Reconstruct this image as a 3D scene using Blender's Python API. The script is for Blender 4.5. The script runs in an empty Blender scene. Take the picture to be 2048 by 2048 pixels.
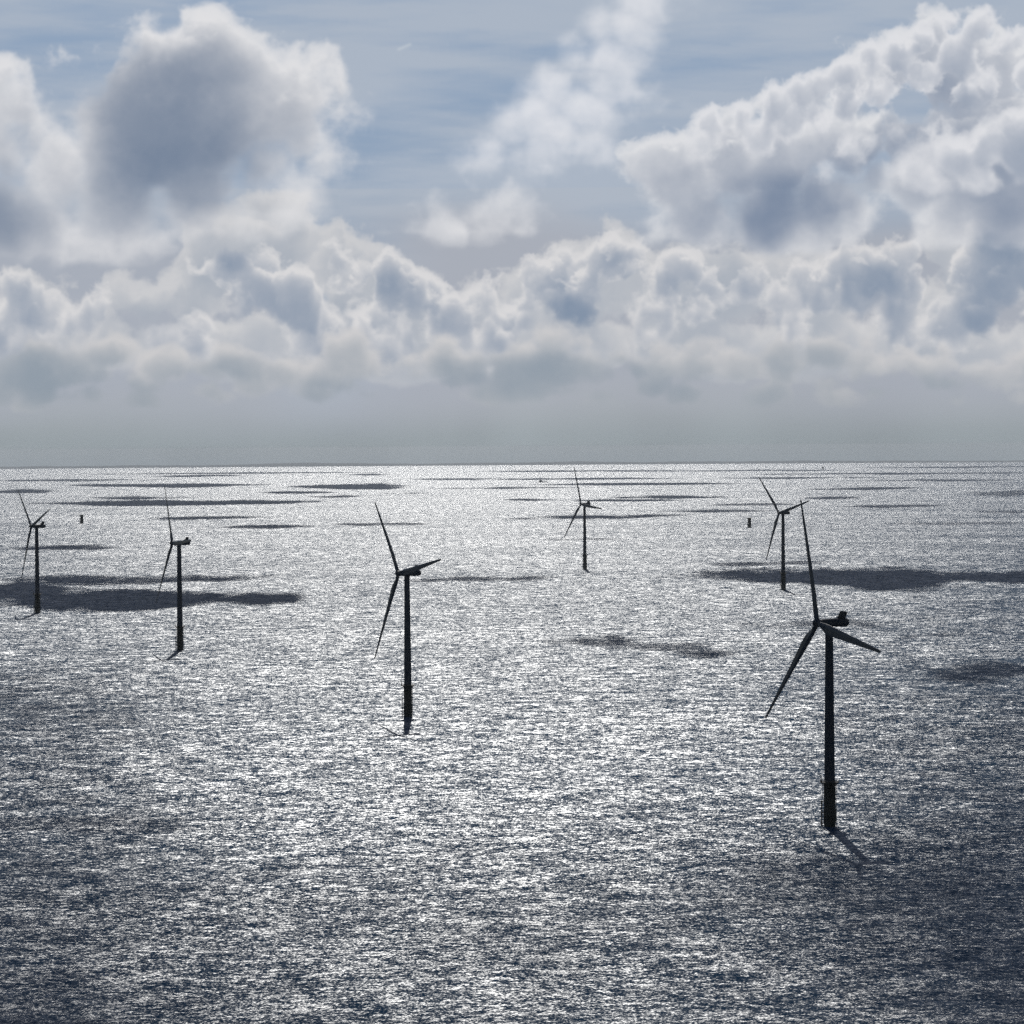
import bpy, bmesh, math, random
import numpy as np
from mathutils import Matrix, Vector, Euler

S = bpy.context.scene
COL = S.collection
R_EARTH = 7.3e6                       # metres, with ordinary refraction of light over the sea
F_PX, PITCH, ROLL, CAM_H = 4900.0, math.radians(1.516), math.radians(-0.385), 196.2
SUN_EL, SUN_AZ = math.radians(43.0), math.radians(-1.8)      # ahead of the camera, azimuth from +Y towards +X

# ------------------------------------------------------------------ camera
cam_data = bpy.data.cameras.new("camera")
cam = bpy.data.objects.new("camera", cam_data)
COL.objects.link(cam)
cam_data.sensor_width = 36.0
cam_data.lens = 36.0 * F_PX / 2048.0
cam_data.clip_start, cam_data.clip_end = 1.0, 300000.0
cam.matrix_world = (Matrix.Translation((0, 0, CAM_H)) @ Matrix.Rotation(math.pi/2 - PITCH, 4, 'X') @ Matrix.Rotation(ROLL, 4, 'Z'))
S.camera = cam
S.view_settings.view_transform = 'Standard'
S.view_settings.look = 'None'
S.view_settings.exposure = -1.0       # exposed for the glitter
S.view_settings.gamma = 1.0
S.cycles.volume_bounces = 0
S.cycles.max_bounces = 6
S.cycles.use_denoising = False
S.cycles.caustics_reflective = False
S.cycles.caustics_refractive = False
S.cycles.sample_clamp_direct = 8.0
S.cycles.sample_clamp_indirect = 4.0

# ------------------------------------------------------------------ the sun
sun_data = bpy.data.lights.new("sun", 'SUN')
sun_data.energy = 5.0
sun_data.angle = math.radians(0.53)
sun_data.color = (1.0, 0.96, 0.90)
sun = bpy.data.objects.new("sun", sun_data)
COL.objects.link(sun)
SUN_DIR = Vector((math.sin(SUN_AZ)*math.cos(SUN_EL), math.cos(SUN_AZ)*math.cos(SUN_EL), math.sin(SUN_EL)))
sun.rotation_euler = SUN_DIR.to_track_quat('Z', 'Y').to_euler()
sun.location = (0, 0, 500)

# ------------------------------------------------------------------ the sky: air, cirrus and cumulus computed as radiance per direction
# ------------------------------------------------------------------ cloud sky (computed radiance, direction space)
Q=2                       # photo px per cell
X0,Y0=-440,-420           # photo-pixel origin of the window
NX,NY=1464,684

def lat(shape,per,seed):
    """smooth noise: random lattice under a quadratic B-spline; per = period in cells for each axis"""
    r=np.random.RandomState(seed)
    n=[int(np.ceil(s/p))+4 for s,p in zip(shape,per)]
    a=r.randn(*n).astype(np.float32)
    g=1.
    for ax,(s,p) in enumerate(zip(shape,per)):
        t=np.arange(s,dtype=np.float32)/p+r.rand()+.5
        i=np.minimum(t.astype(int),n[ax]-3); f=(t-i).astype(np.float32)
        sh=[1]*len(shape); sh[ax]=s
        w=[.5*(1-f)**2,.5+f*(1-f),.5*f*f]
        o=None
        for k in range(3):
            q=np.take(a,i+k,axis=ax); q*=w[k].reshape(sh); o=q if o is None else o.__iadd__(q)
        a=o; g*=1.35
    a*=.42*g
    return a
def fbm(shape,per,seed,octs,gain=.5,billow=False):
    out=None;amp=1.;tot=0
    for o in range(octs):
        pp=[max(p/2**o,1.01) for p in per]
        n=lat(shape,pp,seed+o*17)
        if billow: n=1-2*np.abs(n)
        n*=amp; out=n if out is None else out.__iadd__(n); tot+=amp; amp*=gain
    out/=tot; return out
def upsample2(a,shape):
    for ax in range(len(shape)):
        if a.shape[ax]==shape[ax]: continue
        t=np.arange(shape[ax])*(a.shape[ax]-1)/max(shape[ax]-1,1); i=np.minimum(t.astype(int),a.shape[ax]-2); f=(t-i).astype(np.float32)
        sh=[1]*len(shape); sh[ax]=-1
        lo=np.take(a,i,axis=ax); hi=np.take(a,i+1,axis=ax); hi-=lo; hi*=f.reshape(sh); lo+=hi; a=lo
    return a
def shift_y(a,s):
    """value at row y taken from row y-s (light comes from above)"""
    k=int(np.floor(s)); f=s-k
    o=np.zeros_like(a)
    def sh(n):
        b=np.zeros_like(a)
        if n==0: b[:]=a
        else: b[n:]=a[:-n]; b[:n]=a[0]
        return b
    return sh(k)*(1-f)+sh(k+1)*f
def slab(puffs,ya,yb,nz,zs,seed,soft=None,k=.05,kv=.10,rough=(26,16),base=None,per=90,wisp=0,dark=(),loc=(.6,.05),relief=.5,shr=0,fine=.16):
    """puffs: x,y,r[,z[,squash]] photo px. Returns alpha, sun part, ambient part over rows ya..yb"""
    j0=(ya-Y0)//Q; j1=(yb-Y0)//Q; ny=j1-j0
    sh=(nz,ny,NX)
    hs=(nz,(ny+2)//3,(NX+2)//3)
    gx=(np.linspace(0,NX-1,hs[2])*Q+X0).astype(np.float32); gy=(np.linspace(j0,j1-1,hs[1])*Q+Y0).astype(np.float32)
    gz=((np.arange(nz)-nz/2)*zs*Q).astype(np.float32)
    sd=np.full(hs,80.,np.float32); sf=np.zeros(hs,np.float32)
    for p in puffs:
        x,y,r=p[:3]; z=p[3] if len(p)>3 else 0; sq=p[4] if len(p)>4 else 1.; s_=p[5] if len(p)>5 else 1.
        ix=np.where(np.abs(gx-x)<r+90)[0]; iy=np.where(np.abs(gy-y)<(r+90))[0]
        if len(ix)==0 or len(iy)==0: continue
        a,b,c,d=ix[0],ix[-1]+1,iy[0],iy[-1]+1
        dd=np.sqrt((gx[None,None,a:b]-x)**2+((gy[None,c:d,None]-y)/sq)**2+((gz[:,None,None]-z))**2)-r
        cur=sd[:,c:d,a:b]; 
        sd[:,c:d,a:b]=np.minimum(cur,dd)
    F=upsample2(-sd,sh); F-=shr
    P=per/Q
    F+=rough[0]*1.8*fbm(sh,(P/zs,P,P),seed,2,.5)
    F+=rough[1]*fbm(sh,(P*.5/zs,P*.5,P*.5),seed+100,5,.58,billow=True)
    if wisp: F+=wisp*fbm(sh,(P*.25/zs,P*.16,P*.30),seed+200,3,.6)
    if base is not None:           # flat bottoms: erode below base rows
        yy=(np.arange(j0,j1)*Q+Y0).astype(np.float32)
        F-=np.maximum(0,(yy-base[0])/base[1]*60)[None,:,None]
    ed=18. if soft is None else soft
    if isinstance(ed,tuple):       # (edge width at row a, row a, width at row b, row b)
        yy=(np.arange(j0,j1)*Q+Y0).astype(np.float32)
        t=np.clip((yy-ed[1])/(ed[3]-ed[1]),0,1); ed=(ed[0]+(ed[2]-ed[0])*t)[None,:,None]
    D=np.clip(F/ed,0,1); D*=D*(3-2*D); del F
    X=(np.arange(NX)*Q+X0).astype(np.float32)[None,:]; Y=(np.arange(j0,j1)*Q+Y0).astype(np.float32)[:,None]
    core_shade=np.zeros(sh[1:],np.float32)          # shade of the dark cores, painted in as extra optical depth
    if len(dark):
        wn=fbm(sh[1:],(P*.9,P*.9),seed+300,5,.55)
        for (x,y,rx,ry,v) in dark:
            core_shade+=v*np.exp(-np.maximum(0,((X-x)/rx)**2+((Y-y)/ry)**2+wn*.9)**1.5)
    s=.9*zs
    OD=np.zeros(sh,np.float32); LO=np.zeros(sh,np.float32); mem=loc[0]
    def bl(a):
        b=a.copy(); b[:,2:-2]=a[:,2:-2]*.36+(a[:,3:-1]+a[:,1:-3])*.22+(a[:,4:]+a[:,:-4])*.10
        return b
    for z in range(nz-2,-1,-1):
        mid=(D[z]*.5+shift_y(D[z],s*.5)*.5)*.5
        OD[z]=bl(shift_y(OD[z+1]+D[z+1]*(.5*k*zs*Q),s))+mid*(k*zs*Q)
        LO[z]=shift_y((bl(LO[z+1]) if z%3==0 else LO[z+1])*mem+D[z+1]*(.5*loc[1]*zs*Q),s)+mid*(loc[1]*zs*Q)
    T=np.ones(sh[1:],np.float32);S=np.zeros_like(T);A=np.zeros_like(T)
    for z in range(nz):
        a=1-np.exp(-D[z]*(kv*zs*Q))
        o=OD[z]+core_shade
        J=(.55*np.exp(-o)+.30*np.exp(-.35*o)+.15*np.exp(-.1*o))*(1-relief+relief*np.exp(-LO[z]))
        w=T*a
        S+=w*J; A+=w; T*=1-a
    if fine:                       # small billows too fine for the grid steps
        fx=fbm(sh[1:],(22,26),seed+400,4,.62,billow=True)
        S*=1+fine*fx*np.clip(A*1.2,0,1)
        A*=np.clip(1+fine*1.1*(fx-.2)*(1-A)*2,0,1.0/np.maximum(A,1e-3))
    return j0,j1,A,S
def chain(pts,r,n=2,jit=.5,z=0,zj=30,seed=0,sq=1.):
    """puffs strung along a polyline with random satellites"""
    r_=np.random.RandomState(seed); out=[]
    for (x,y,s) in pts:
        rr=r*s
        out.append((x,y,rr,z+r_.uniform(-zj,zj),sq))
        for _ in range(n):
            a=r_.uniform(0,2*np.pi); q=r_.uniform(.45,.75)
            out.append((x+np.cos(a)*rr*jit,y+np.sin(a)*rr*jit,rr*q,z+r_.uniform(-zj,zj)-10,sq))
    return out
# A: big cloud upper left
A=[(60,260,80),(0,230,70),(110,330,80),(0,430,120),(110,460,90),(210,330,80),(340,215,150),(300,290,150),(420,250,150),(430,140,90),(300,135,80),(520,240,110),(590,210,70),(610,290,80),(230,170,60),(170,160,30),
   (540,350,100),(620,380,70,10),(620,200,60),(660,250,44),(500,150,60),(640,330,70),(560,420,60),(400,400,120),(250,400,130),(120,360,110),(30,300,110),(60,230,50),(-60,280,130),(40,440,110),(-80,420,140),(180,470,70),(330,480,70),(480,430,80),
   (-200,250,160),(-330,330,150),(-420,400,120)]
# B: diagonal wisp
B=[(1300,-30,56),(1285,20,52),(1262,70,48),(1200,75,44),(1215,130,58),(1160,120,50),(1120,185,56),(1170,220,66),(1085,245,60),(1030,265,52),(985,305,46),(935,312,30),(1090,305,60),(1170,290,50),(1245,190,34),(1340,-120,80),(1040,312,40),(1250,120,40),(1000,250,30),(1130,270,60),(1060,190,30),(1200,180,60)]
# C: right cloud
C=[(1425,245,42),(1480,235,50),(1555,210,48),(1480,300,90),(1350,330,90),(1290,310,60),(1390,420,90),(1320,440,60),(1540,300,90),(1650,185,50),(1620,250,70),
   (1710,150,62),(1780,140,66),(1700,250,80),(1850,110,78),(1930,95,60),(1880,190,80),(1800,230,60),(1990,130,70),(2060,110,60),(2120,80,90),(1960,220,70),
   (1540,420,95),(1640,380,70),(1600,460,50),(1740,330,50,-40),(1700,390,50,-20),
   (1870,330,95,-60),(1960,290,80,-60),(1820,350,60,-70),(2040,260,90,-60),(2000,390,120,-40),(2120,300,140,-40),(2250,200,160),(2380,120,180),(1900,420,80,-30)]
# C2: crisp heads in front of it
C2=[(1600,170,26),(1640,150,30),(1690,125,34),(1740,110,30),(1790,100,40),(1840,70,38),(1890,55,36),(1950,70,40),(2000,110,40),(1900,120,44),(1840,140,40),(1760,170,40),(1690,190,36),(1640,220,34),(1970,170,40),(2040,160,50),(1930,200,36),
    (1700,290,40),(1660,320,30),(1740,270,34),(1790,250,30),(1850,260,26),(1890,270,24),(1820,310,50),(1900,320,60),(1970,300,60),(1860,370,60),(1950,370,60),(2040,300,80),(1480,215,34),(1550,195,36),(1430,240,34),(1400,270,34),(1520,250,40),(1580,230,36),(2120,200,90),(2100,330,90)]
# D: small hump
D_=[(830,450,52),(890,430,56),(950,435,58),(1010,440,50),(780,475,44),(900,480,80),(1040,470,40),(970,480,70)]
# E: bank in three depths
def band(y,r,step,seed,wav,n=3,x0=-420,x1=2480,jit=.8,sq=.8,zj=40):
    r_=np.random.RandomState(seed); o=[]; x=x0
    while x<x1:
        yy=y+wav*(.6*np.sin(x*.009+seed)+.4*np.sin(x*.023+2*seed))+r_.uniform(-.3,.3)*wav
        o.append((x,yy,r_.uniform(.6,1.15))); x+=step*r_.uniform(.6,1.4)
    return chain(o,r,n,jit,0,zj,seed+1,sq)
top=[(-300,560,1.2),(-200,620,1),(-80,650,1.1),(20,650,.9),(70,615,.7),(130,650,.9),(220,665,.8),(300,620,.8),(370,570,.9),(420,530,.9),(500,500,1.),(590,480,.9),(660,530,.9),(730,570,.9),(800,600,.8),(870,630,.7),
     (935,700,.6),(985,630,.8),(1050,600,.9),(1110,560,.9),(1180,580,.9),(1240,550,.8),(1310,580,1.),(1400,590,.9),(1480,580,1.),(1570,610,.9),(1650,620,.8),(1860,620,.9),(1930,540,1.),(2010,520,1.1),(2100,500,1.2),(2200,480,1.3),(2330,500,1.2),(2450,560,1.2)]
E1=chain(top,62,4,.8,0,40,3)+[(x,700,80,0,.7) for x in range(-400,2480,90)]
tf=[(-350,640,1.),(-150,700,1.),(20,660,.9),(55,590,.45),(110,640,.6),(170,650,.7),(60,700,1.),(330,680,.6),(390,665,.6),(460,560,.6),(520,570,.8),(600,590,.8),(700,560,.5),(790,560,.55),(840,580,.5),(760,640,.8),(650,670,.8),(900,660,.7),(980,600,.5),(1010,640,.7),(1080,560,.6),(1220,510,.45),(1255,520,.4),(1150,600,.6),(1310,620,.7),(1360,545,.4),(1410,610,.6),(1500,600,.6),(1600,590,.5),(1560,620,.6),(1640,605,.5),(1690,555,.42),(1735,565,.4),(1780,560,.42),(1810,600,.4),(1720,620,.7),(1800,660,.7),(1900,650,.8),(1990,510,.8),(1950,560,.8),(2060,560,1.),(2200,600,1.2),(2380,560,1.2)]
E2=chain(tf,60,4,.85,-20,40,13)
E3=band(730,60,70,9,22,2,sq=.6)+band(785,38,110,19,16,1,sq=.45)
C=[(p[0],p[1]+(34 if p[0]<1850 else 16))+tuple(p[2:]) for p in C]
C2=[(p[0],p[1]+(34 if p[0]<1850 else 16))+tuple(p[2:]) for p in C2]
def run():
    L=[]
    L.append(('E',slab(E1,380,880,30,3,11,k=.010,kv=.05,rough=(30,34),base=(760,60),soft=(16,600,60,760),per=80,loc=(.75,.035),relief=.55,wisp=10,
       dark=[(300,650,90,40,.8),(1450,560,50,60,.8),(640,640,90,40,.6)])))
    L.append(('E2',slab(E2,400,860,34,3,21,k=.020,kv=.05,rough=(24,30),base=(720,60),soft=(9,560,50,720),per=58,loc=(.75,.055),relief=.68,wisp=8,
       dark=[(470,495,42,40,2.2),(300,635,70,34,1.5),(235,690,70,30,1.3),(790,570,45,30,.8),(1130,645,85,50,1.9),(1480,570,40,50,.7),(1740,572,60,28,1.3),(1240,515,30,18,.8),(2000,500,55,45,1.5)])))
    L.append(('E3',slab(E3,600,900,24,3,27,k=.020,kv=.040,rough=(30,36),base=(820,40),soft=44,per=80,loc=(.75,.03),wisp=8,
       dark=[(80,735,130,50,1.6),(1100,755,210,45,2.0),(1390,800,220,32,1.8),(240,790,180,28,1.8),(700,790,150,35,1.4),(1850,780,140,30,1.4),(470,740,110,30,1.0),(1600,720,120,30,.8)])))
    L.append(('D',slab(D_,350,570,20,4,31,k=.006,kv=.012,rough=(36,40),soft=60,per=90,base=(465,35),wisp=14)))
    L.append(('B',slab(B,-180,420,22,4,41,k=.008,kv=.024,rough=(28,40),shr=-8,soft=105,per=130,wisp=24)))
    L.append(('C',slab(chain([p[:3] for p in []],1)+C,-200,580,44,4,51,k=.009,kv=.035,rough=(30,36),shr=14,soft=(12,300,80,480),per=84,base=(500,70),loc=(.8,.04),wisp=12,relief=.6,
       dark=[(1530,430,110,60,2.5),(1790,290,60,40,1.2),(1700,340,50,40,1.5),(1880,200,60,40,1.0),(1640,390,80,50,1.)])))
    L.append(('C2',slab(C2,-80,520,28,3,57,k=.016,kv=.06,rough=(16,26),shr=8,soft=(12,220,90,420),per=56,base=(380,80),loc=(.8,.05),relief=.6,
       dark=[(1790,300,60,30,1.),(1930,240,60,30,1.2),(1700,340,40,30,.8)])))
    L.append(('A',slab(A,-220,580,44,4,61,k=.008,kv=.024,rough=(36,44),shr=7,soft=(24,150,100,420),per=110,base=(505,60),loc=(.75,.03),wisp=16,relief=.5,
       dark=[(325,250,150,140,1.9),(390,350,140,80,1.3),(420,150,90,50,.5),(10,440,100,75,3.2),(230,400,100,60,.6)])))
    return L
def lin(r,g,b):
    c=np.array([r,g,b])/255.; return np.where(c<.04045,c/12.92,((c+.055)/1.055)**2.4).astype(np.float32)
def sstep(a,b,x):
    t=np.clip((x-a)/(b-a),0,1); return t*t*(3-2*t)
def colour(L):
    Y=(np.arange(NY)*Q+Y0).astype(np.float32)[:,None]; X=(np.arange(NX)*Q+X0).astype(np.float32)[None,:]
    # blue background
    t=np.clip((Y-0)/900,0,1)[...,None]
    bg=lin(128,155,187)*(1-t)+lin(142,160,180)*t
    bg=np.broadcast_to(bg,(NY,NX,3)).copy()
    # cirrus veils: long streaks, tilted
    def streak(seed,py,px,sl):
        n=fbm((NY+400,NX),(py,px),seed,5,.55)
        idx=np.clip((np.arange(NY)[:,None]+200+sl*(np.arange(NX)[None,:]-NX/2)).astype(int),0,NY+399)
        return n[idx,np.arange(NX)[None,:]]
    v=streak(5,60,330,.16)*.8+streak(8,20,200,-.10)*.5+streak(18,9,120,.05)*.25
    a=.22+sstep(-.5,.3,v)*.74
    a=np.maximum(a,sstep(120,-20,Y+0*X)*(.35+.5*sstep(-.2,.4,v))*(.3+.7*sstep(900,300,X)))
    bg+=(lin(172,183,198)-bg)*a[...,None]
    # a short contrail
    d_=np.abs((Y-103)+.42*(X-815))/1.08; l_=np.abs((X-815)-.42*(Y-103))
    bg+=(lin(196,204,212)-bg)*(np.exp(-(d_/3.)**2)*sstep(20,12,l_)*.55)[...,None]
    # lilac grey stratus veil behind the bank
    n=fbm((NY,NX),(60,200),77,4,.5)
    g=sstep(380,480,Y+n*70)*sstep(620,900,X+n*100)*.9+sstep(400,520,Y+n*60)*.75*sstep(700,500,X)
    g=np.clip(g,0,1)
    bg+=(lin(163,168,180)-bg)*g[...,None]
    P={'A':(lin(84,108,138),lin(224,224,226),1.3),'C':(lin(88,112,144),lin(222,223,226),1.35),'B':(lin(150,164,186),lin(230,231,235),1.25),'C2':(lin(96,120,150),lin(222,223,227),1.35),'D':(lin(160,168,180),lin(228,228,230),1.3),
       'E':(lin(126,144,166),lin(210,210,212),1.2),'E2':(lin(98,124,154),lin(220,219,220),1.3),'E3':(lin(116,136,154),lin(206,205,206),1.1)}
    for n,(j0,j1,Al,S) in L:
        am,su,m=P[n]
        q=np.clip(S/np.maximum(Al,1e-3)*m,0,1)[...,None]
        c=am*(1-q)+su*q
        bg[j0:j1]+= (c-bg[j0:j1])*Al[...,None]
        if n=='E':
            bg[j0:j1]+=(lin(184,188,194)-bg[j0:j1])*.22
        if n=='E3':   # distance haze below / over the far bank
            n2=fbm((NY,NX),(40,160),99,4,.5); n3=fbm((NY,NX),(400,60),98,3,.5)
            h=(.06+.94*sstep(720,890,Y+n2*34+n3*16)**1.2)
            h=np.clip(h,0,1)
            hc=lin(167,172,178)*(1-sstep(760,900,Y))[...,None]+lin(150,159,164)*sstep(760,900,Y)[...,None]
            hc=hc*(1+.10*n3[...,None]); 
            bg+=(hc-bg)*h[...,None]
            d=sstep(890,930,Y)[...,None]*.35
            bg+=(lin(126,141,152)-bg)*d
    return bg

SKY_STRENGTH = 0.09
def build_world():
    im = colour(run())
    Y = (np.arange(NY)*Q+Y0).astype(np.float32)[:, None]; X = (np.arange(NX)*Q+X0).astype(np.float32)[None, :]
    al = sstep(-430, -250, X)*sstep(2488, 2300, X)*sstep(-415, -230, Y)*np.ones_like(X)
    px = np.ones((NY, NX, 4), np.float32)
    px[..., :3] = np.maximum(im, 0)
    px[..., 3] = al
    px = px[::-1].copy()
    img = bpy.data.images.new("cloud_radiance", NX, NY, alpha=True, float_buffer=True)
    img.colorspace_settings.name = 'Non-Color'
    img.alpha_mode = 'CHANNEL_PACKED'
    img.pixels.foreach_set(px.ravel())
    img.update()
    img.pack()
    w = bpy.data.worlds.new("World")
    S.world = w
    w.use_nodes = True
    nt = w.node_tree
    N, Lk = nt.nodes, nt.links
    N.clear()
    def node(t, **k):
        n = N.new(t)
        for a, v in k.items(): setattr(n, a, v)
        return n
    def m(op, a, b=None, c=None):
        n = node('ShaderNodeMath', operation=op)
        for i, v in enumerate((a, b, c)):
            if v is None: continue
            if isinstance(v, (int, float)): n.inputs[i].default_value = v
            else: Lk.new(v, n.inputs[i])
        return n.outputs[0]
    tc = node('ShaderNodeTexCoord')
    sp = node('ShaderNodeSeparateXYZ'); Lk.new(tc.outputs['Generated'], sp.inputs[0])
    x, y, z = sp.outputs
    az = m('ARCTAN2', x, y)
    el = m('ARCTAN2', z, m('SQRT', m('ADD', m('MULTIPLY', x, x), m('MULTIPLY', y, y))))
    YE = 1024 - F_PX*math.tan(PITCH)
    u = m('MULTIPLY_ADD', az, F_PX/(Q*NX), (1024-X0)/(Q*NX))
    v = m('MULTIPLY_ADD', el, F_PX/(Q*NY), 1-(YE-Y0)/(Q*NY))
    cb = node('ShaderNodeCombineXYZ'); Lk.new(u, cb.inputs[0]); Lk.new(v, cb.inputs[1])
    it = node('ShaderNodeTexImage', image=img, interpolation='Cubic', extension='CLIP')
    Lk.new(cb.outputs[0], it.inputs[0])
    sky = node('ShaderNodeTexSky', sky_type='NISHITA', sun_disc=False)
    sky.sun_elevation, sky.sun_rotation = SUN_EL, SUN_AZ
    sky.air_density, sky.dust_density, sky.ozone_density, sky.altitude = 1.0, 0.6, 1.0, 0.0
    # broken cloud over the rest of the sky
    mp = node('ShaderNodeMapping'); Lk.new(tc.outputs['Generated'], mp.inputs[0]); mp.inputs['Scale'].default_value = (1, 1, 2.2)
    nz = node('ShaderNodeTexNoise'); Lk.new(mp.outputs[0], nz.inputs['Vector'])
    nz.inputs['Scale'].default_value = 3.2; nz.inputs['Detail'].default_value = 8; nz.inputs['Roughness'].default_value = .58
    rp = node('ShaderNodeMapRange', interpolation_type='SMOOTHSTEP'); Lk.new(nz.outputs['Fac'], rp.inputs[0])
    rp.inputs[1].default_value, rp.inputs[2].default_value = .46, .66
    rp.inputs[3].default_value, rp.inputs[4].default_value = 0.0, .75
    mx = node('ShaderNodeMix', data_type='RGBA')
    Lk.new(rp.outputs[0], mx.inputs[0]); Lk.new(sky.outputs[0], mx.inputs[6]); mx.inputs[7].default_value = (1.5, 1.9, 2.5, 1)
    sc = node('ShaderNodeVectorMath', operation='SCALE'); Lk.new(it.outputs['Color'], sc.inputs[0]); sc.inputs['Scale'].default_value = 2/SKY_STRENGTH
    mx2 = node('ShaderNodeMix', data_type='RGBA')
    Lk.new(it.outputs['Alpha'], mx2.inputs[0]); Lk.new(mx.outputs[2], mx2.inputs[6]); Lk.new(sc.outputs[0], mx2.inputs[7])
    bg = node('ShaderNodeBackground'); Lk.new(mx2.outputs[2], bg.inputs[0]); bg.inputs[1].default_value = SKY_STRENGTH
    out = node('ShaderNodeOutputWorld'); Lk.new(bg.outputs[0], out.inputs['Surface'])
build_world()

# ------------------------------------------------------------------ helpers
def photo_ray(u, v):
    """direction of a pixel of the 2048 photograph, in world axes"""
    u -= 1024; v -= 1024
    c, s = math.cos(ROLL), math.sin(ROLL)
    u, v = u*c+v*s, -u*s+v*c
    x, y, z = u/F_PX, 1.0, -v/F_PX
    return x, y*math.cos(PITCH)+z*math.sin(PITCH), -y*math.sin(PITCH)+z*math.cos(PITCH)
def on_sea(u, v):
    x, y, z = photo_ray(u, v)
    h = math.hypot(x, y); a = z/h; A = 1/(2*R_EARTH)
    disc = a*a-4*A*CAM_H
    r = (-a-math.sqrt(max(disc, 0)))/(2*A)
    return x/h*r, y/h*r
def sea_z(x, y): return -(x*x+y*y)/(2*R_EARTH)

def mat(name):
    m = bpy.data.materials.new(name); m.use_nodes = True
    return m, m.node_tree, m.node_tree.nodes['Principled BSDF']
def paint(name, rgb, rough=.45, wear=.12, scale=.35, metallic=0.0):
    """painted steel or laminate with streaky weathering"""
    m, nt, b = mat(name)
    g = nt.nodes.new('ShaderNodeNewGeometry')
    mp = nt.nodes.new('ShaderNodeMapping'); nt.links.new(g.outputs['Position'], mp.inputs[0]); mp.inputs['Scale'].default_value = (1, 1, .18)
    n = nt.nodes.new('ShaderNodeTexNoise'); nt.links.new(mp.outputs[0], n.inputs['Vector'])
    n.inputs['Scale'].default_value = scale; n.inputs['Detail'].default_value = 6
    r = nt.nodes.new('ShaderNodeValToRGB'); nt.links.new(n.outputs['Fac'], r.inputs[0])
    r.color_ramp.elements[0].position, r.color_ramp.elements[1].position = .3, .75
    r.color_ramp.elements[0].color = tuple(c*(1-wear) for c in rgb)+(1,)
    r.color_ramp.elements[1].color = tuple(min(1, c*(1+wear)) for c in rgb)+(1,)
    nt.links.new(r.outputs[0], b.inputs['Base Color'])
    b.inputs['Roughness'].default_value = rough
    b.inputs['Metallic'].default_value = metallic
    b.inputs['Specular IOR Level'].default_value = .25
    return m

class MB:
    """collects shapes into one bmesh, links them as one mesh object"""
    def __init__(self): self.bm = bmesh.new()
    def lathe(self, prof, n=32, M=None, cap=True):
        """prof: (radius, z) pairs"""
        M = M or Matrix()
        rings = []
        for r, z in prof:
            rings.append([self.bm.verts.new(M @ Vector((r*math.cos(2*math.pi*k/n), r*math.sin(2*math.pi*k/n), z))) for k in range(n)])
        self.skin(rings, cap)
    def skin(self, rings, cap=True):
        n = len(rings[0])
        for a, b in zip(rings, rings[1:]):
            for k in range(n):
                self.bm.faces.new((a[k], a[(k+1) % n], b[(k+1) % n], b[k]))
        if cap:
            self.bm.faces.new(rings[0][::-1]); self.bm.faces.new(rings[-1])
    def tube(self, p, q, r, n=8):
        p, q = Vector(p), Vector(q)
        M = Matrix.Translation(p) @ (q-p).to_track_quat('Z', 'Y').to_matrix().to_4x4()
        self.lathe([(r, 0), (r, (q-p).length)], n, M)
    def box(self, c, d, M=None, bev=0.0):
        M = M or Matrix()
        t = bmesh.new()
        bmesh.ops.create_cube(t, size=1, matrix=Matrix.Translation(c) @ Matrix.Diagonal((d[0], d[1], d[2], 1)))
        if bev: bmesh.ops.bevel(t, geom=t.edges[:], offset=bev, segments=2, affect='EDGES', profile=.5)
        mp = {v: self.bm.verts.new(M @ v.co) for v in t.verts}
        for f in t.faces: self.bm.faces.new([mp[v] for v in f.verts])
        t.free()
    def build(self, name, m, parent=None, smooth=True):
        bmesh.ops.recalc_face_normals(self.bm, faces=self.bm.faces[:])
        me = bpy.data.meshes.new(name); self.bm.to_mesh(me); self.bm.free()
        me.materials.append(m)
        if smooth:
            me.polygons.foreach_set('use_smooth', [True]*len(me.polygons))
            me.set_sharp_from_angle(angle=math.radians(35))
        o = bpy.data.objects.new(name, me); COL.objects.link(o)
        o.parent = parent
        return o
def thing(name, label, cat, loc, group=None):
    o = bpy.data.objects.new(name, None); COL.objects.link(o)
    o.location = loc; o['label'] = label; o['category'] = cat
    if group: o['group'] = group
    return o

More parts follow.
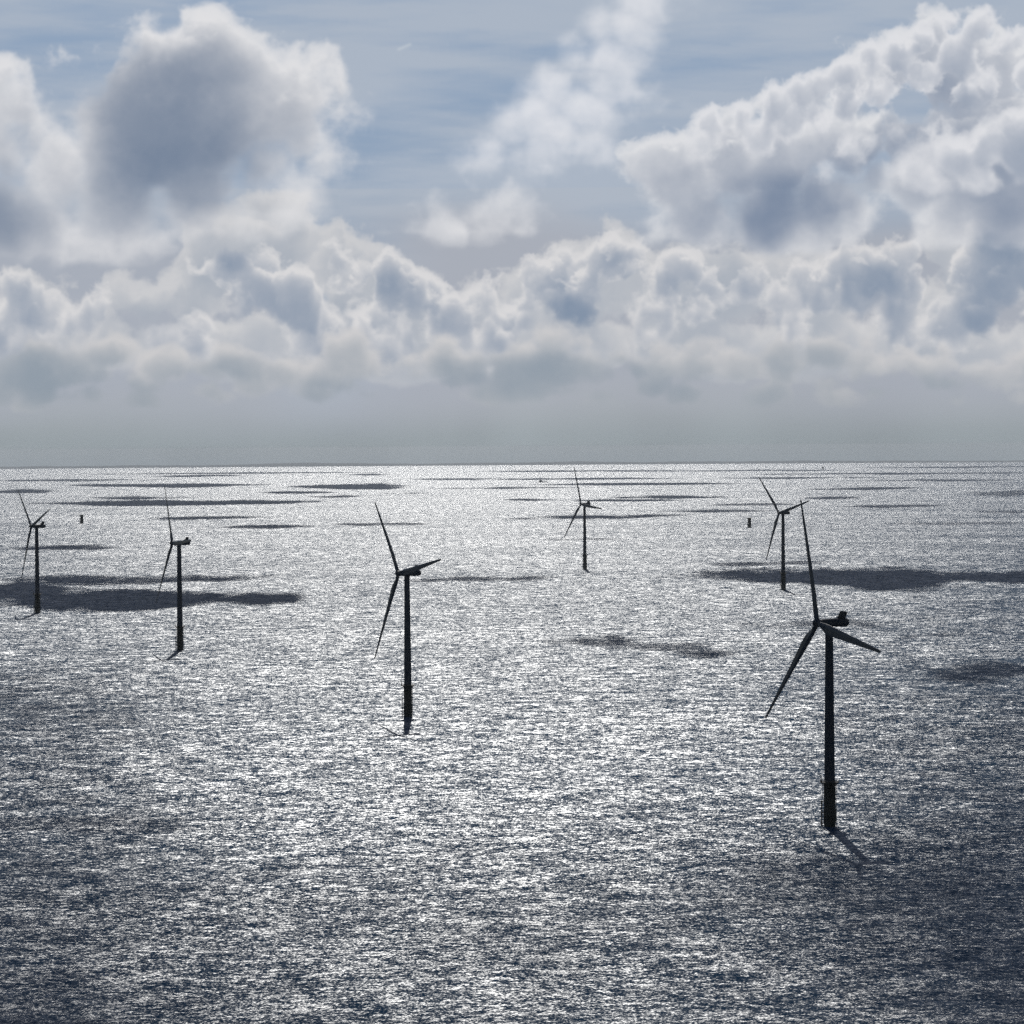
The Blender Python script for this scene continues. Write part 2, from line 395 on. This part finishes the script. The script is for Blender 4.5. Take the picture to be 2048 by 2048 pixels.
# ------------------------------------------------------------------ the sea
def sea_material():
    m, nt, b = mat('sea_water')
    N, Lk = nt.nodes, nt.links
    g = N.new('ShaderNodeNewGeometry')
    def noise(scale, detail, rough, rot, stretch, seed):
        mp = N.new('ShaderNodeMapping'); Lk.new(g.outputs['Position'], mp.inputs[0])
        mp.inputs['Rotation'].default_value = (0, 0, math.radians(rot)); mp.inputs['Scale'].default_value = (stretch, 1, 0)
        mp.inputs['Location'].default_value = (seed*13.7, seed*7.1, seed*3.3)
        n = N.new('ShaderNodeTexNoise'); Lk.new(mp.outputs[0], n.inputs['Vector'])
        n.inputs['Scale'].default_value = scale; n.inputs['Detail'].default_value = detail; n.inputs['Roughness'].default_value = rough
        return n
    def vm(op, a, b_=None, sc=None):
        n = N.new('ShaderNodeVectorMath'); n.operation = op
        Lk.new(a, n.inputs[0])
        if b_ is not None:
            if isinstance(b_, tuple): n.inputs[1].default_value = b_
            else: Lk.new(b_, n.inputs[1])
        if sc is not None:
            if isinstance(sc, (int, float)): n.inputs['Scale'].default_value = sc
            else: Lk.new(sc, n.inputs['Scale'])
        return n.outputs[0]
    acc = None
    for scale, det, rot, st, amp, seed in SEA_OCT:
        n = noise(scale, det, .55, rot, st, seed)
        c = vm('SUBTRACT', n.outputs['Color'], (.5, .5, .5))
        c = vm('SCALE', c, None, amp)
        acc = c if acc is None else vm('ADD', acc, c)
    # gusts: the ripples grow and die over hundreds of metres
    gu = noise(1/260., 5, .6, 12, .45, 9)
    mr = N.new('ShaderNodeMapRange'); Lk.new(gu.outputs['Fac'], mr.inputs[0])
    mr.inputs[1].default_value, mr.inputs[2].default_value, mr.inputs[3].default_value, mr.inputs[4].default_value = .3, .7, SEA_GUST[0], SEA_GUST[1]
    acc = vm('SCALE', acc, None, mr.outputs[0])
    acc = vm('MULTIPLY', acc, (1, 1, 0))
    nrm = vm('ADD', acc, (0, 0, 1))
    nrm = vm('NORMALIZE', nrm)
    # facets at grazing angles hide behind the next crest, so the mirror share of a rough sea levels off
    N.remove(b)
    out = N['Material Output']
    fr = N.new('ShaderNodeFresnel'); fr.inputs['IOR'].default_value = 1.333; Lk.new(nrm, fr.inputs['Normal'])
    def dot(a_, b_):
        n = N.new('ShaderNodeVectorMath'); n.operation = 'DOT_PRODUCT'; Lk.new(a_, n.inputs[0]); Lk.new(b_, n.inputs[1]); return n.outputs['Value']
    def ma(op, a_, b_, c_=None):
        n = N.new('ShaderNodeMath'); n.operation = op
        for i_, v_ in enumerate((a_, b_, c_)):
            if v_ is None: continue
            if isinstance(v_, (int, float)): n.inputs[i_].default_value = v_
            else: Lk.new(v_, n.inputs[i_])
        return n.outputs[0]
    # share of a facet in the picture of a rough sea: its own foreshortening against that of the mean surface (Smith)
    nv = ma('MAXIMUM', dot(nrm, g.outputs['Incoming']), 0.0)
    gv = ma('MAXIMUM', dot(g.outputs['Normal'], g.outputs['Incoming']), 0.0)
    share = ma('DIVIDE', nv, ma('MULTIPLY_ADD', gv, .75, SEA_LAMBDA))
    class O: pass
    mn = O(); mn.outputs = [ma('MINIMUM', ma('MULTIPLY', ma('MINIMUM', fr.outputs[0], .078), share), SEA_FMAX)]
    gl = N.new('ShaderNodeBsdfGlossy'); gl.distribution = 'BECKMANN'; Lk.new(nrm, gl.inputs['Normal'])
    gl.inputs['Roughness'].default_value = SEA_ROUGH; gl.inputs['Color'].default_value = (.96, .98, 1, 1)
    df = N.new('ShaderNodeBsdfDiffuse'); df.inputs['Color'].default_value = (.008, .040, .085, 1)
    mix = N.new('ShaderNodeMixShader'); Lk.new(mn.outputs[0], mix.inputs[0]); Lk.new(df.outputs[0], mix.inputs[1]); Lk.new(gl.outputs[0], mix.inputs[2])
    Lk.new(mix.outputs[0], out.inputs['Surface'])
    return m
#           scale  detail rot stretch amplitude seed
SEA_OCT = [(1/.85, 2, 10, .85, 1.2, 1), (1/2.9, 2, -14, .75, .80, 2), (1/16., 2, 8, .65, .38, 3)]
SEA_GUST = (.75, 1.2)
SEA_ROUGH = .40
SEA_FMAX = .8
SEA_LAMBDA = .007
def build_sea():
    nseg = 720
    rad = [0.0]
    r = 25.0
    while r < 64000:
        rad.append(r); r = max(r*1.045, r+20)
    V = [(0, 0, 0)]; Fc = []
    for i, r in enumerate(rad[1:]):
        for k in range(nseg):
            a = 2*math.pi*k/nseg
            V.append((r*math.sin(a), r*math.cos(a), -r*r/(2*R_EARTH)))
    for k in range(nseg):
        Fc.append((0, 1+(k+1) % nseg, 1+k))
    for i in range(len(rad)-2):
        o, p = 1+i*nseg, 1+(i+1)*nseg
        for k in range(nseg):
            Fc.append((o+k, o+(k+1) % nseg, p+(k+1) % nseg, p+k))
    me = bpy.data.meshes.new('sea'); me.from_pydata(V, [], Fc)
    me.polygons.foreach_set('use_smooth', [True]*len(me.polygons))
    me.materials.append(sea_material())
    o = bpy.data.objects.new('sea', me); COL.objects.link(o)
    o['kind'] = 'structure'; o['label'] = 'wind rippled sea glittering under the sun'
    return o
build_sea()

# ------------------------------------------------------------------ the far coast, mostly below the horizon
def build_coast():
    rs = random.Random(5)
    hill = lambda x: sum(a*math.exp(-((x-c)/w)**2) for c, w, a in ((-5000, 900, 30), (-4200, 1700, 16), (-9800, 2500, 10), (700, 2200, 14), (1500, 900, 10), (6200, 2600, 12)))
    V = []; Fc = []; D0 = 56500; n = 420
    ph = [rs.uniform(0, 6.28) for _ in range(6)]
    for i in range(n+1):
        x = -19000+36000*i/n
        rough = 5*math.sin(x/410+ph[0])+3*math.sin(x/167+ph[1])+2*math.sin(x/71+ph[2])+rs.uniform(-1.5, 1.5)
        fade = min(1, max(0, (16500-x)/9000))
        top = (48+hill(x)*1.1+rough)*(.55+.45*fade)
        for dy, f in ((0, -.2), (250, .55), (900, 1.0), (2600, .8), (4200, -.2)):
            y = D0+dy
            V.append((x, y, sea_z(x, y)+top*f))
    for i in range(n):
        for j in range(4):
            a = i*5+j
            Fc.append((a, a+5, a+6, a+1))
    me = bpy.data.meshes.new('coast'); me.from_pydata(V, [], Fc)
    me.polygons.foreach_set('use_smooth', [True]*len(me.polygons))
    m, nt, b = mat('coast_land')
    nz = nt.nodes.new('ShaderNodeTexNoise'); nz.inputs['Scale'].default_value = .002; nz.inputs['Detail'].default_value = 6
    g = nt.nodes.new('ShaderNodeNewGeometry'); nt.links.new(g.outputs['Position'], nz.inputs['Vector'])
    r = nt.nodes.new('ShaderNodeValToRGB'); nt.links.new(nz.outputs['Fac'], r.inputs[0])
    r.color_ramp.elements[0].color = (.03, .05, .07, 1); r.color_ramp.elements[1].color = (.06, .085, .11, 1)
    nt.links.new(r.outputs[0], b.inputs['Base Color']); b.inputs['Roughness'].default_value = .9
    me.materials.append(m)
    o = bpy.data.objects.new('hills', me); COL.objects.link(o)
    o['kind'] = 'structure'; o['label'] = 'low hazy blue coast with a rounded hill along the horizon'
build_coast()

# ------------------------------------------------------------------ the haze over the sea
def build_haze():
    mb = MB()
    lo, hi = -640.0, 214.0
    mb.box((0, 0, (lo+hi)/2), (136000, 136000, hi-lo))
    m = bpy.data.materials.new('haze_air'); m.use_nodes = True
    nt = m.node_tree; nt.nodes.clear()
    out = nt.nodes.new('ShaderNodeOutputMaterial'); v = nt.nodes.new('ShaderNodeVolumePrincipled')
    v.inputs['Color'].default_value = (.80, .86, .92, 1)
    v.inputs['Density'].default_value = HAZE
    v.inputs['Anisotropy'].default_value = 0.35
    nt.links.new(v.outputs[0], out.inputs['Volume'])
    o = mb.build('haze', m, smooth=False)
    o['kind'] = 'stuff'; o['label'] = 'thin pale haze over the sea'
HAZE = 1.4e-5
build_haze()

# ------------------------------------------------------------------ clouds high above the frame, plus an added veil, whose shadows lie on the sea
def build_clouds_and_veil():
    # centre x, y, half width, half height of each shadow in the photograph, solidity
    sh = [(180,1196,370,23,1),(220,1157,300,13,.8),(40,1178,160,24,1),(1800,1154,430,25,1),(1450,1141,140,9,.9),(1500,1125,140,5,.8),
          (1190,1278,140,17,.8),(1300,1290,120,8,.6),(1410,1303,110,9,.75),(1610,1242,270,17,.5),(1970,1346,160,28,.7),(150,1096,150,6,.9),
          (535,1052,135,4.5,.9),(765,1047,110,3.5,.7),(430,1034,165,4.5,.8),(330,1006,320,6,1),(270,996,110,4,.8),(340,969,240,5.5,1),(710,970,220,7,1),(590,985,90,3,.9),(680,992,90,3,.9),(60,983,80,4.5,.9),(398,952,110,2.2,.8),(735,949,70,1.8,.8),
          (1200,1031,220,6.5,1),(1337,993,140,4,1),(1055,999,50,2.5,.9),(1275,1000,140,2.5,.9),(1440,1021,130,3,.8),(1650,995,70,3.5,.8),(1770,1012,120,3.5,.8),(2010,1023,60,5,.6),(1200,957,250,3,1),(1240,968,280,3.6,1),(1640,955,200,3,.9),(1730,977,120,3.5,.8),(2010,985,80,8,.5),(1100,942,270,1.8,.8),(1800,947,290,2.2,.8),(1165,1077,120,3,.6),(1050,1155,60,5,.7),(940,1157,140,6,.8),
          (20,2010,300,110,1),(230,2060,180,40,.8),(200,1640,320,14,.4),(1500,941,320,1.8,.7),(1850,960,220,3.2,.8),(1900,934,200,2,.7),(500,946,320,1.8,.7),(930,957,180,2.4,.8),(1010,976,140,2.6,.7),(150,960,180,3,.7),(1500,1009,180,3,.6),(820,985,120,2.2,.7),(1900,1046,150,4,.4)]
    V = []; Fc = []
    for q, (cx, cy, hw, hh, sol) in enumerate(sh):
        rs = np.random.RandomState(100+q)
        nu, nv = 170, 40
        X, Yy = on_sea(cx, max(cy, 938.5-0.0068*cx))
        d = math.hypot(X, Yy)
        alt = .30*d+420
        off = (alt/math.tan(SUN_EL)*math.sin(SUN_AZ), alt/math.tan(SUN_EL)*math.cos(SUN_AZ))
        n1 = fbm((nv*2, nu*2), (nv*.35, nu*.14), 300+q, 5, .6); n2 = fbm((nv*2, nu*2), (nv*.9, nu*.5), 700+q, 2, .5)
        rnd = rs.rand(nv+1, nu+1)
        for lay in (0, 1):
            base = len(V); keep = {}
            for j in range(nv+1):
                v = -1.25+2.5*j/nv
                for i in range(nu+1):
                    u = -1.15+2.3*i/nu
                    py = max(cy+v*hh-0.0066*u*hw, 936.8-0.0068*(cx+u*hw)+2.2)
                    sx, sy = on_sea(cx+u*hw, py)
                    f = 1-abs(u)**1.3-abs(v+.45*n2[0, i])**1.3*1.1+(.8+.4*(1-sol))*n1[j, i]+.45*n2[j, i]-(1-sol)*.3
                    q_ = min(1, max(0, f/.6)); keep[(i, j)] = rnd[j, i] < q_*q_*(3-2*q_)*min(1, sol*1.02)
                    bulge = max(0.0, min(1.0, f*2))
                    V.append((sx+off[0], sy+off[1], alt+(0 if lay == 0 else (.02+.05*bulge)*alt*.5)))
            for j in range(nv):
                for i in range(nu):
                    if keep[(i, j)]:
                        a = base+j*(nu+1)+i
                        Fc.append((a, a+1, a+nu+2, a+nu+1) if lay else (a, a+nu+1, a+nu+2, a+1))
    # added unseen veil of scraps, put up to dim near water and both sides
    xs = np.arange(-1500, 3560, 6.5)
    ys = np.concatenate([np.arange(1120, 2160, 4.2), np.arange(2160, 3600, 14.0)])
    dy = np.concatenate([np.full(len(np.arange(1120, 2160, 4.2)), 4.2), np.full(len(np.arange(2160, 3600, 14.0)), 14.0)])
    X, Yy = np.meshgrid(xs, ys)
    n1 = fbm(X.shape, (46, 100), 911, 5, .55)
    ss = lambda a, b, x: (lambda q: q*q*(3-2*q))(np.clip((x-a)/(b-a), 0, 1))
    c1 = .34*ss(1480, 1850, Yy+n1*120)
    c2 = .54*ss(1400, 2050, X+n1*220)*ss(1150, 1500, Yy)*ss(3500, 2600, X)
    c3 = .46*ss(520, 0, X+n1*200)*ss(1280, 1420, Yy)*ss(-1450, -600, X)
    cov = np.clip(1-(1-c1)*(1-c2)*(1-c3), 0, 1)*(1+.8*n1)*ss(3500, 2800, Yy)*ss(-1500, -700, X)*ss(3560, 2700, X)
    rs = np.random.RandomState(77); hit = np.nonzero(rs.rand(*X.shape) < cov)
    alt = 1700.0; off = (alt/math.tan(SUN_EL)*math.sin(SUN_AZ), alt/math.tan(SUN_EL)*math.cos(SUN_AZ))
    for j, i in zip(*hit):
        q = [on_sea(xs[i]+dx, ys[j]+e) for dx, e in ((0, 0), (6.5, 0), (6.5, dy[j]), (0, dy[j]))]
        b0 = len(V); dz = rs.uniform(0, 25)
        V += [(p[0]+off[0], p[1]+off[1], alt+dz) for p in q]+[(p[0]+off[0], p[1]+off[1], alt+dz+2) for p in q]
        Fc += [(b0, b0+3, b0+2, b0+1), (b0+4, b0+5, b0+6, b0+7), (b0, b0+1, b0+5, b0+4), (b0+2, b0+3, b0+7, b0+6)]
    me = bpy.data.meshes.new('clouds'); me.from_pydata(V, [], Fc)
    bm = bmesh.new(); bm.from_mesh(me)
    bmesh.ops.delete(bm, geom=[v for v in bm.verts if not v.link_faces], context='VERTS')
    bm.to_mesh(me); bm.free()
    me.polygons.foreach_set('use_smooth', [True]*len(me.polygons))
    m, nt, b = mat('cloud_white'); b.inputs['Base Color'].default_value = (.85, .86, .88, 1); b.inputs['Roughness'].default_value = 1
    me.materials.append(m)
    o = bpy.data.objects.new('clouds', me); COL.objects.link(o)
    o['kind'] = 'stuff'; o['label'] = 'scattered small clouds and an added shading veil overhead whose shadows darken the sea'
build_clouds_and_veil()

# ------------------------------------------------------------------ wind turbines
TILT, CONE = math.radians(6), math.radians(1.7)
HUB_H, ROTOR_R, OVERHANG = 105.0, 69.8, 6.9
PLAT_Z = 23.0
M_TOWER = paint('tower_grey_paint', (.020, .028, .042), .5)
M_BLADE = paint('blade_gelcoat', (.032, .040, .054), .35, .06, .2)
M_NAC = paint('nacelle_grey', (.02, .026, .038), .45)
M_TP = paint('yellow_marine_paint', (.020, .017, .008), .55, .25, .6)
M_STEEL = paint('galvanised_steel', (.06, .062, .065), .5, .2, 1.5, .3)
M_WET = paint('marine_growth', (.012, .016, .010), .35, .4, 1.2)
M_DARK = paint('cooler_grille', (.03, .032, .035), .6)

def blade_mesh():
    mb = MB()
    R0 = 1.3; R1 = ROTOR_R
    st = []
    for t in np.linspace(0, 1, 34):
        st.append(R0+(R1-R0)*t)
    rings = []
    for r in st:
        t = (r-R0)/(R1-R0)
        ch_root = 2.5
        if t < .18:
            s = t/.18; s = s*s*(3-2*s); c = ch_root+(5.2-ch_root)*s; th = 1.0+(.34-1.0)*s
        else:
            s = (t-.18)/.82; c = 5.2*(1-s)**.95*.76+1.25; th = .34+(.15-.34)*min(1, s*1.6)
            c = c if s < .985 else c*.55
        tw = math.radians(10*(1-t)**2.2 + 3)
        rg = []
        n = 20
        for k in range(n):
            a = 2*math.pi*k/n
            # blend circle -> aerofoil
            xc = .5*(1+math.cos(a))                 # 1 = trailing edge, 0 = leading edge
            yt = th*.5*c*math.sin(a)*(1.0 if th > .9 else (1.05*math.sqrt(max(1-xc, 0))**.6*0+1.0)*((.25+.75*(1-xc)) if math.cos(a) > 0 and th < .9 else 1.0))
            off = .5 if th > .9 else .32+.18*max(0, (th-.34)/.66)
            y = (xc-off)*c
            x = yt
            # chord lies in the rotor plane (local y), thickness along the axis (local x), twist about z
            X = x*math.cos(tw)+y*math.sin(tw); Y = -x*math.sin(tw)+y*math.cos(tw)
            X += r*math.sin(CONE)
            rg.append(mb.bm.verts.new((X, Y, r*math.cos(CONE))))
        rings.append(rg)
    mb.skin(rings)
    return mb
def tower_mb():
    mb = MB()
    z0, z1 = PLAT_Z+.3, HUB_H-2.3
    prof = []
    for i in range(13):
        t = i/12; z = z0+(z1-z0)*t; r = 2.75+(1.95-2.75)*t
        prof.append((r, z))
        if i in (4, 8): prof += [(r+.06, z+.02), (r+.06, z+.22), (r-.005, z+.24)]
    mb.lathe(prof, 40)
    return mb
def nacelle_mb():
    mb = MB()
    # body along -X (downwind); +X is upwind; origin at the hub centre; round sections that swell to the rear
    secs = [(-1.75, 1.45, 1.45), (-2.3, 1.75, 1.75), (-3.4, 2.0, 1.95), (-6.5, 2.15, 2.05), (-10, 2.35, 2.2), (-14.5, 2.45, 2.3), (-16.6, 2.35, 2.2), (-17.6, 1.9, 1.75), (-17.9, 1.2, 1.1)]
    rings = []
    for x, a, b in secs:
        rg = []
        for k in range(28):
            t = 2*math.pi*k/28
            c, s = math.cos(t), math.sin(t)
            e = .72
            rg.append(mb.bm.verts.new((x, a*math.copysign(abs(c)**e, c), b*math.copysign(abs(s)**e, s))))
        rings.append(rg)
    mb.skin(rings)
    # yaw bearing collar under the body
    mb.lathe([(1.98, -2.75), (2.1, -2.6), (2.1, -1.7)], 32, Matrix.Translation((-OVERHANG, 0, 0)))
    return mb
def cooler_mb():
    mb = MB()
    M = Matrix.Translation((-14.2, 0, 2.0)) @ Matrix.Rotation(math.radians(-24), 4, 'Y')
    mb.box((0, 0, 2.0), (1.5, 4.9, 3.7), M, .12)
    for y in (-2.1, 0, 2.1):
        mb.box((0.9, y, 1.6), (.35, .18, 3.2), M)
    mb.box((1.1, 0, -.05), (2.6, 3.4, .5), M, .1)
    return mb
def mast_mb():
    mb = MB()
    mb.tube((-12.2, 0, 1.9), (-12.2, 0, 4.2), .08); mb.tube((-12.2, -.9, 3.9), (-12.2, .9, 3.9), .06)
    mb.box((-12.2, 0, 4.25), (.3, .3, .35))
    return mb
def hub_mb():
    mb = MB()
    # nose towards +X
    M = Matrix.Rotation(math.pi/2, 4, 'Y')
    prof = [(1.5, -1.7), (1.9, -1.2), (2.05, -.3), (2.0, .6), (1.75, 1.5), (1.25, 2.2), (.6, 2.6), (.15, 2.72)]
    mb.lathe(prof, 32, M)
    for k in range(3):
        A = Matrix.Rotation(-2*math.pi*k/3, 4, 'X')
        mb.lathe([(1.38, .9), (1.36, 2.05)], 24, A)
    return mb
def tp_mb():
    mb = MB()
    mb.lathe([(3.0, -14), (3.0, 2.4), (3.18, 2.5), (3.18, 9.0), (3.0, 9.3), (3.0, 21.4), (3.35, 22.1), (3.35, 22.5), (2.95, 22.7)], 40)
    return mb
def platform_mb(R=5.0):
    mb = MB()
    mb.lathe([(3.0, PLAT_Z-.35), (R, PLAT_Z-.3), (R, PLAT_Z), (2.76, PLAT_Z+.05)], 32, cap=False)
    for k in range(10):
        a = 2*math.pi*k/10+.2
        mb.tube((3.0*math.cos(a), 3.0*math.sin(a), PLAT_Z-2.2), (R*.93*math.cos(a), R*.93*math.sin(a), PLAT_Z-.35), .11, 6)
    return mb
def railing_mb(R=4.9, gap=()):
    mb = MB()
    n = 24
    P = [(R*math.cos(2*math.pi*k/n), R*math.sin(2*math.pi*k/n)) for k in range(n)]
    for k, (x, y) in enumerate(P):
        mb.tube((x, y, PLAT_Z), (x, y, PLAT_Z+1.15), .045, 5)
        x2, y2 = P[(k+1) % n]
        for h in (.6, 1.15): mb.tube((x, y, PLAT_Z+h), (x2, y2, PLAT_Z+h), .04, 5)
    return mb
def crane_mb():
    mb = MB()
    mb.tube((-4.5, -1.2, PLAT_Z), (-4.5, -1.2, PLAT_Z+3.4), .2, 10)
    mb.tube((-4.5, -1.2, PLAT_Z+3.3), (-6.4, -1.9, PLAT_Z+4.5), .14, 8)
    mb.box((-4.5, -1.2, PLAT_Z+.35), (.7, .7, .7), None, .06)
    return mb
def landing_mb():
    mb = MB()
    x = -4.25
    for y in (-.9, .9):
        mb.tube((x, y, -4), (x, y, 13.5), .2, 10)
        for z in (1.5, 7, 12.8): mb.tube((x, y, z), (-2.9, y*.8, z+.3), .14, 8)
    for i in range(34): mb.tube((x+.55, -.35, -2+i*.75), (x+.55, .35, -2+i*.75), .035, 5)
    for y in (-.35, .35): mb.tube((x+.55, y, -3), (x+.55, y, PLAT_Z-.3), .06, 6)
    # cable tube on the far side
    mb.tube((3.45, .6, -4), (3.45, .6, PLAT_Z-.4), .17, 8)
    for z in (2, 9, 16): mb.tube((3.45, .6, z), (2.8, .5, z), .1, 6)
    return mb

def make_turbine():
    t = thing('wind_turbine', '', 'wind turbine', (0, 0, 0), 'wind turbines standing in the sea')
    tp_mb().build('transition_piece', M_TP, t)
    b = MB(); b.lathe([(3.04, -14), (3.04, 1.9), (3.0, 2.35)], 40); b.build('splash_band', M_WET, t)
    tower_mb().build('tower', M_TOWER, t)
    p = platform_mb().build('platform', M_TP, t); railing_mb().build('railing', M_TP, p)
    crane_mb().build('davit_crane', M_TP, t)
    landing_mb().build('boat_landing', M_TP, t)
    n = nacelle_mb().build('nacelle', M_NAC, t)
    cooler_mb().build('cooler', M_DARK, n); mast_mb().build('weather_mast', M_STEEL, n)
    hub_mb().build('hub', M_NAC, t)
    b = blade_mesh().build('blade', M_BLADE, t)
    for _ in range(2):
        c = b.copy(); COL.objects.link(c); c.parent = t
    return t
def base_name(o): return o.name.split('.')[0]
def kids(o): return [c for c in bpy.data.objects if c.parent == o]
def copy_turbine(src):
    r = src.copy(); COL.objects.link(r)
    for ch in kids(src):
        c = ch.copy(); COL.objects.link(c); c.parent = r
        for g in kids(ch):
            d = g.copy(); COL.objects.link(d); d.parent = c
    return r
def pose(t, x, y, yaw, az, label):
    t.location = (x, y, sea_z(x, y)); t['label'] = label
    top = Matrix.Translation((0, 0, HUB_H)) @ Matrix.Rotation(yaw, 4, 'Z')
    hubc = top @ Matrix.Translation((OVERHANG, 0, 0))
    k = 0
    for c in kids(t):
        n = base_name(c)
        if n == 'nacelle': c.matrix_local = hubc
        elif n == 'hub': c.matrix_local = hubc @ Matrix.Rotation(-TILT, 4, 'Y') @ Matrix.Rotation(-az, 4, 'X')
        elif n == 'blade':
            c.matrix_local = hubc @ Matrix.Rotation(-TILT, 4, 'Y') @ Matrix.Rotation(-(az+k*2*math.pi/3), 4, 'X'); k += 1
PSI = 28.51
TURB = [ # x, y, rotor azimuth, own yaw error, label
    (162.6, 1257.3, -21.84, -5.99, 'largest wind turbine, nearest the camera, its whole tower dark against the bright sea'),
    (-77.0, 1787.0, -40.83, 1.51, 'second largest wind turbine, left of centre, a blade crossing its nacelle towards the right'),
    (-326.4, 2398.8, -34.13, -3.89, 'wind turbine before a long cloud shadow, its third blade hidden before the nacelle'),
    (-575.5, 2963.8, -49.86, 3.03, 'wind turbine at the left edge of the photo, two blades raised in a V'),
    (116.8, 3943.2, -24.66, 1.80, 'smallest and farthest wind turbine, right of centre, its upper blade tip touching the horizon'),
    (369.2, 3336.9, -45.10, 3.53, 'mid-sized wind turbine rising from a cloud shadow, just behind the nearest turbine\'s upper blade'),
]
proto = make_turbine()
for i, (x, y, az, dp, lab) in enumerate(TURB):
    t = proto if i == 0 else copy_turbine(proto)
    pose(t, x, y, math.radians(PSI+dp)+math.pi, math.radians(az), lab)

# ------------------------------------------------------------------ foundations still waiting for their turbines
def found_pile():
    mb = MB()
    mb.lathe([(3.9, -14), (3.9, 3), (4.25, 3.2), (4.25, 9), (3.9, 9.4), (3.9, 21.6), (4.3, 22.3), (4.3, 23.4), (3.7, 23.5)], 36)
    return mb
def found_platform():
    mb = MB()
    mb.lathe([(4.3, 21.9), (5.6, 22.0), (5.6, 22.5), (4.3, 22.55)], 28, cap=False)
    mb.box((-6.6, 0, 22.25), (4.6, 3.6, .5))
    mb.box((-8.0, 0, 23.25), (1.6, 2.4, 1.56), None, .1)
    mb.tube((-4.2, 1.2, 18.8), (-8.3, 1.2, 22.0), .18, 6); mb.tube((-4.2, -1.2, 18.8), (-8.3, -1.2, 22.0), .18, 6)
    return mb
def found_rail():
    mb = MB()
    for k in range(18):
        a, b = 2*math.pi*k/18, 2*math.pi*(k+1)/18
        p, q = (5.5*math.cos(a), 5.5*math.sin(a)), (5.5*math.cos(b), 5.5*math.sin(b))
        mb.tube((p[0], p[1], 22.5), (p[0], p[1], 23.7), .06, 5); mb.tube((p[0], p[1], 23.7), (q[0], q[1], 23.7), .06, 5)
    return mb
def found_land():
    mb = MB()
    for y in (-1, 1):
        mb.tube((-5.3, y, -3), (-5.3, y, 15), .26, 8)
        for z in (2, 8, 14): mb.tube((-5.3, y, z), (-3.6, y, z), .18, 6)
    return mb
def make_foundation(lab):
    t = thing('turbine_foundation', lab, 'foundation', (0, 0, 0), 'turbine foundations without towers')
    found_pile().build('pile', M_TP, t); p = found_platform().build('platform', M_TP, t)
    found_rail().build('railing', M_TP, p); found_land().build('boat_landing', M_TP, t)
    return t
f0 = make_foundation('bare yellow foundation stub at the left, between the two leftmost turbines')
x, y = on_sea(163.5, 1047); f0.location = (x, y, sea_z(x, y))
f1 = copy_turbine(f0); f1['label'] = 'bare foundation stub at the right, left of the turbine that rises from a cloud shadow'
x, y = on_sea(1499, 1055); f1.location = (x, y, sea_z(x, y))

# ------------------------------------------------------------------ the ship far out
def build_ship():
    x, y = on_sea(1086, 964.5)
    t = thing('supply_ship', 'small dark supply ship far out, low hull with its bridge near the left end', 'ship', (x, y, sea_z(x, y)))
    m_h = paint('ship_hull', (.020, .028, .042), .5); m_s = paint('ship_superstructure', (.11, .12, .13), .5)
    mb = MB()
    st = [(-28, .2, 6.0), (-25, 3.6, 5.6), (-19, 6.2, 5.0), (-8, 6.6, 4.2), (20, 6.6, 4.0), (27, 6.3, 4.2)]
    rings = []
    for X, w, h in st:
        rings.append([mb.bm.verts.new(p) for p in ((X+1.5*(X < -24), -w*.7, -2.5), (X, -w, h), (X, w, h), (X+1.5*(X < -24), w*.7, -2.5))])
    mb.skin(rings)
    hull = mb.build('hull', m_h, t, smooth=False)
    b = MB(); b.box((-14.5, 0, 7.4), (14, 11, 6.4), None, .4); b.box((-16, 0, 12.0), (9.5, 10.5, 3.0), None, .3); b.box((-15.5, 0, 14.6), (6, 7, 2.4), None, .2)
    br = b.build('bridge', m_s, t)
    b = MB(); b.tube((-13, 0, 15.5), (-13, 0, 22), .35); b.box((-13, 0, 19.4), (.5, 4, .4)); b.build('mast', m_s, br)
    b = MB(); b.box((-4.5, 0, 8.5), (3, 7, 9), None, .3); b.build('funnel', m_s, t)
    b = MB(); b.tube((16, 0, 4), (16, 0, 9), .6); b.tube((16, 0, 9), (24, 0, 11), .35); b.build('crane', m_s, t)
build_ship()

# ------------------------------------------------------------------ the beacon near the horizon
def build_beacon():
    x, y = on_sea(1645.6, 939.5)
    t = thing('sea_beacon', 'tiny dark beacon standing in the sea close under the horizon at right', 'beacon', (x, y, sea_z(x, y)))
    mb = MB()
    for sx in (-1, 1):
        for sy in (-1, 1): mb.tube((sx*6, sy*6, -8), (sx*4, sy*4, 14), 1.0, 8)
    for z in (2, 8):
        for sx in (-1, 1): mb.tube((sx*5.4, -5, z), (sx*4.6, 5, z+5), .5, 6); mb.tube((-5, sx*5.4, z), (5, sx*4.6, z+5), .5, 6)
    mb.build('legs', M_STEEL, t)
    mb = MB(); mb.box((0, 0, 19), (18, 16, 10), None, .5); mb.build('cabin', M_NAC, t)
    mb = MB(); mb.lathe([(1.6, 24), (1.6, 30), (2.4, 30.2), (2.4, 32.5), (.3, 34)], 16); mb.build('lantern', M_NAC, t)
build_beacon()
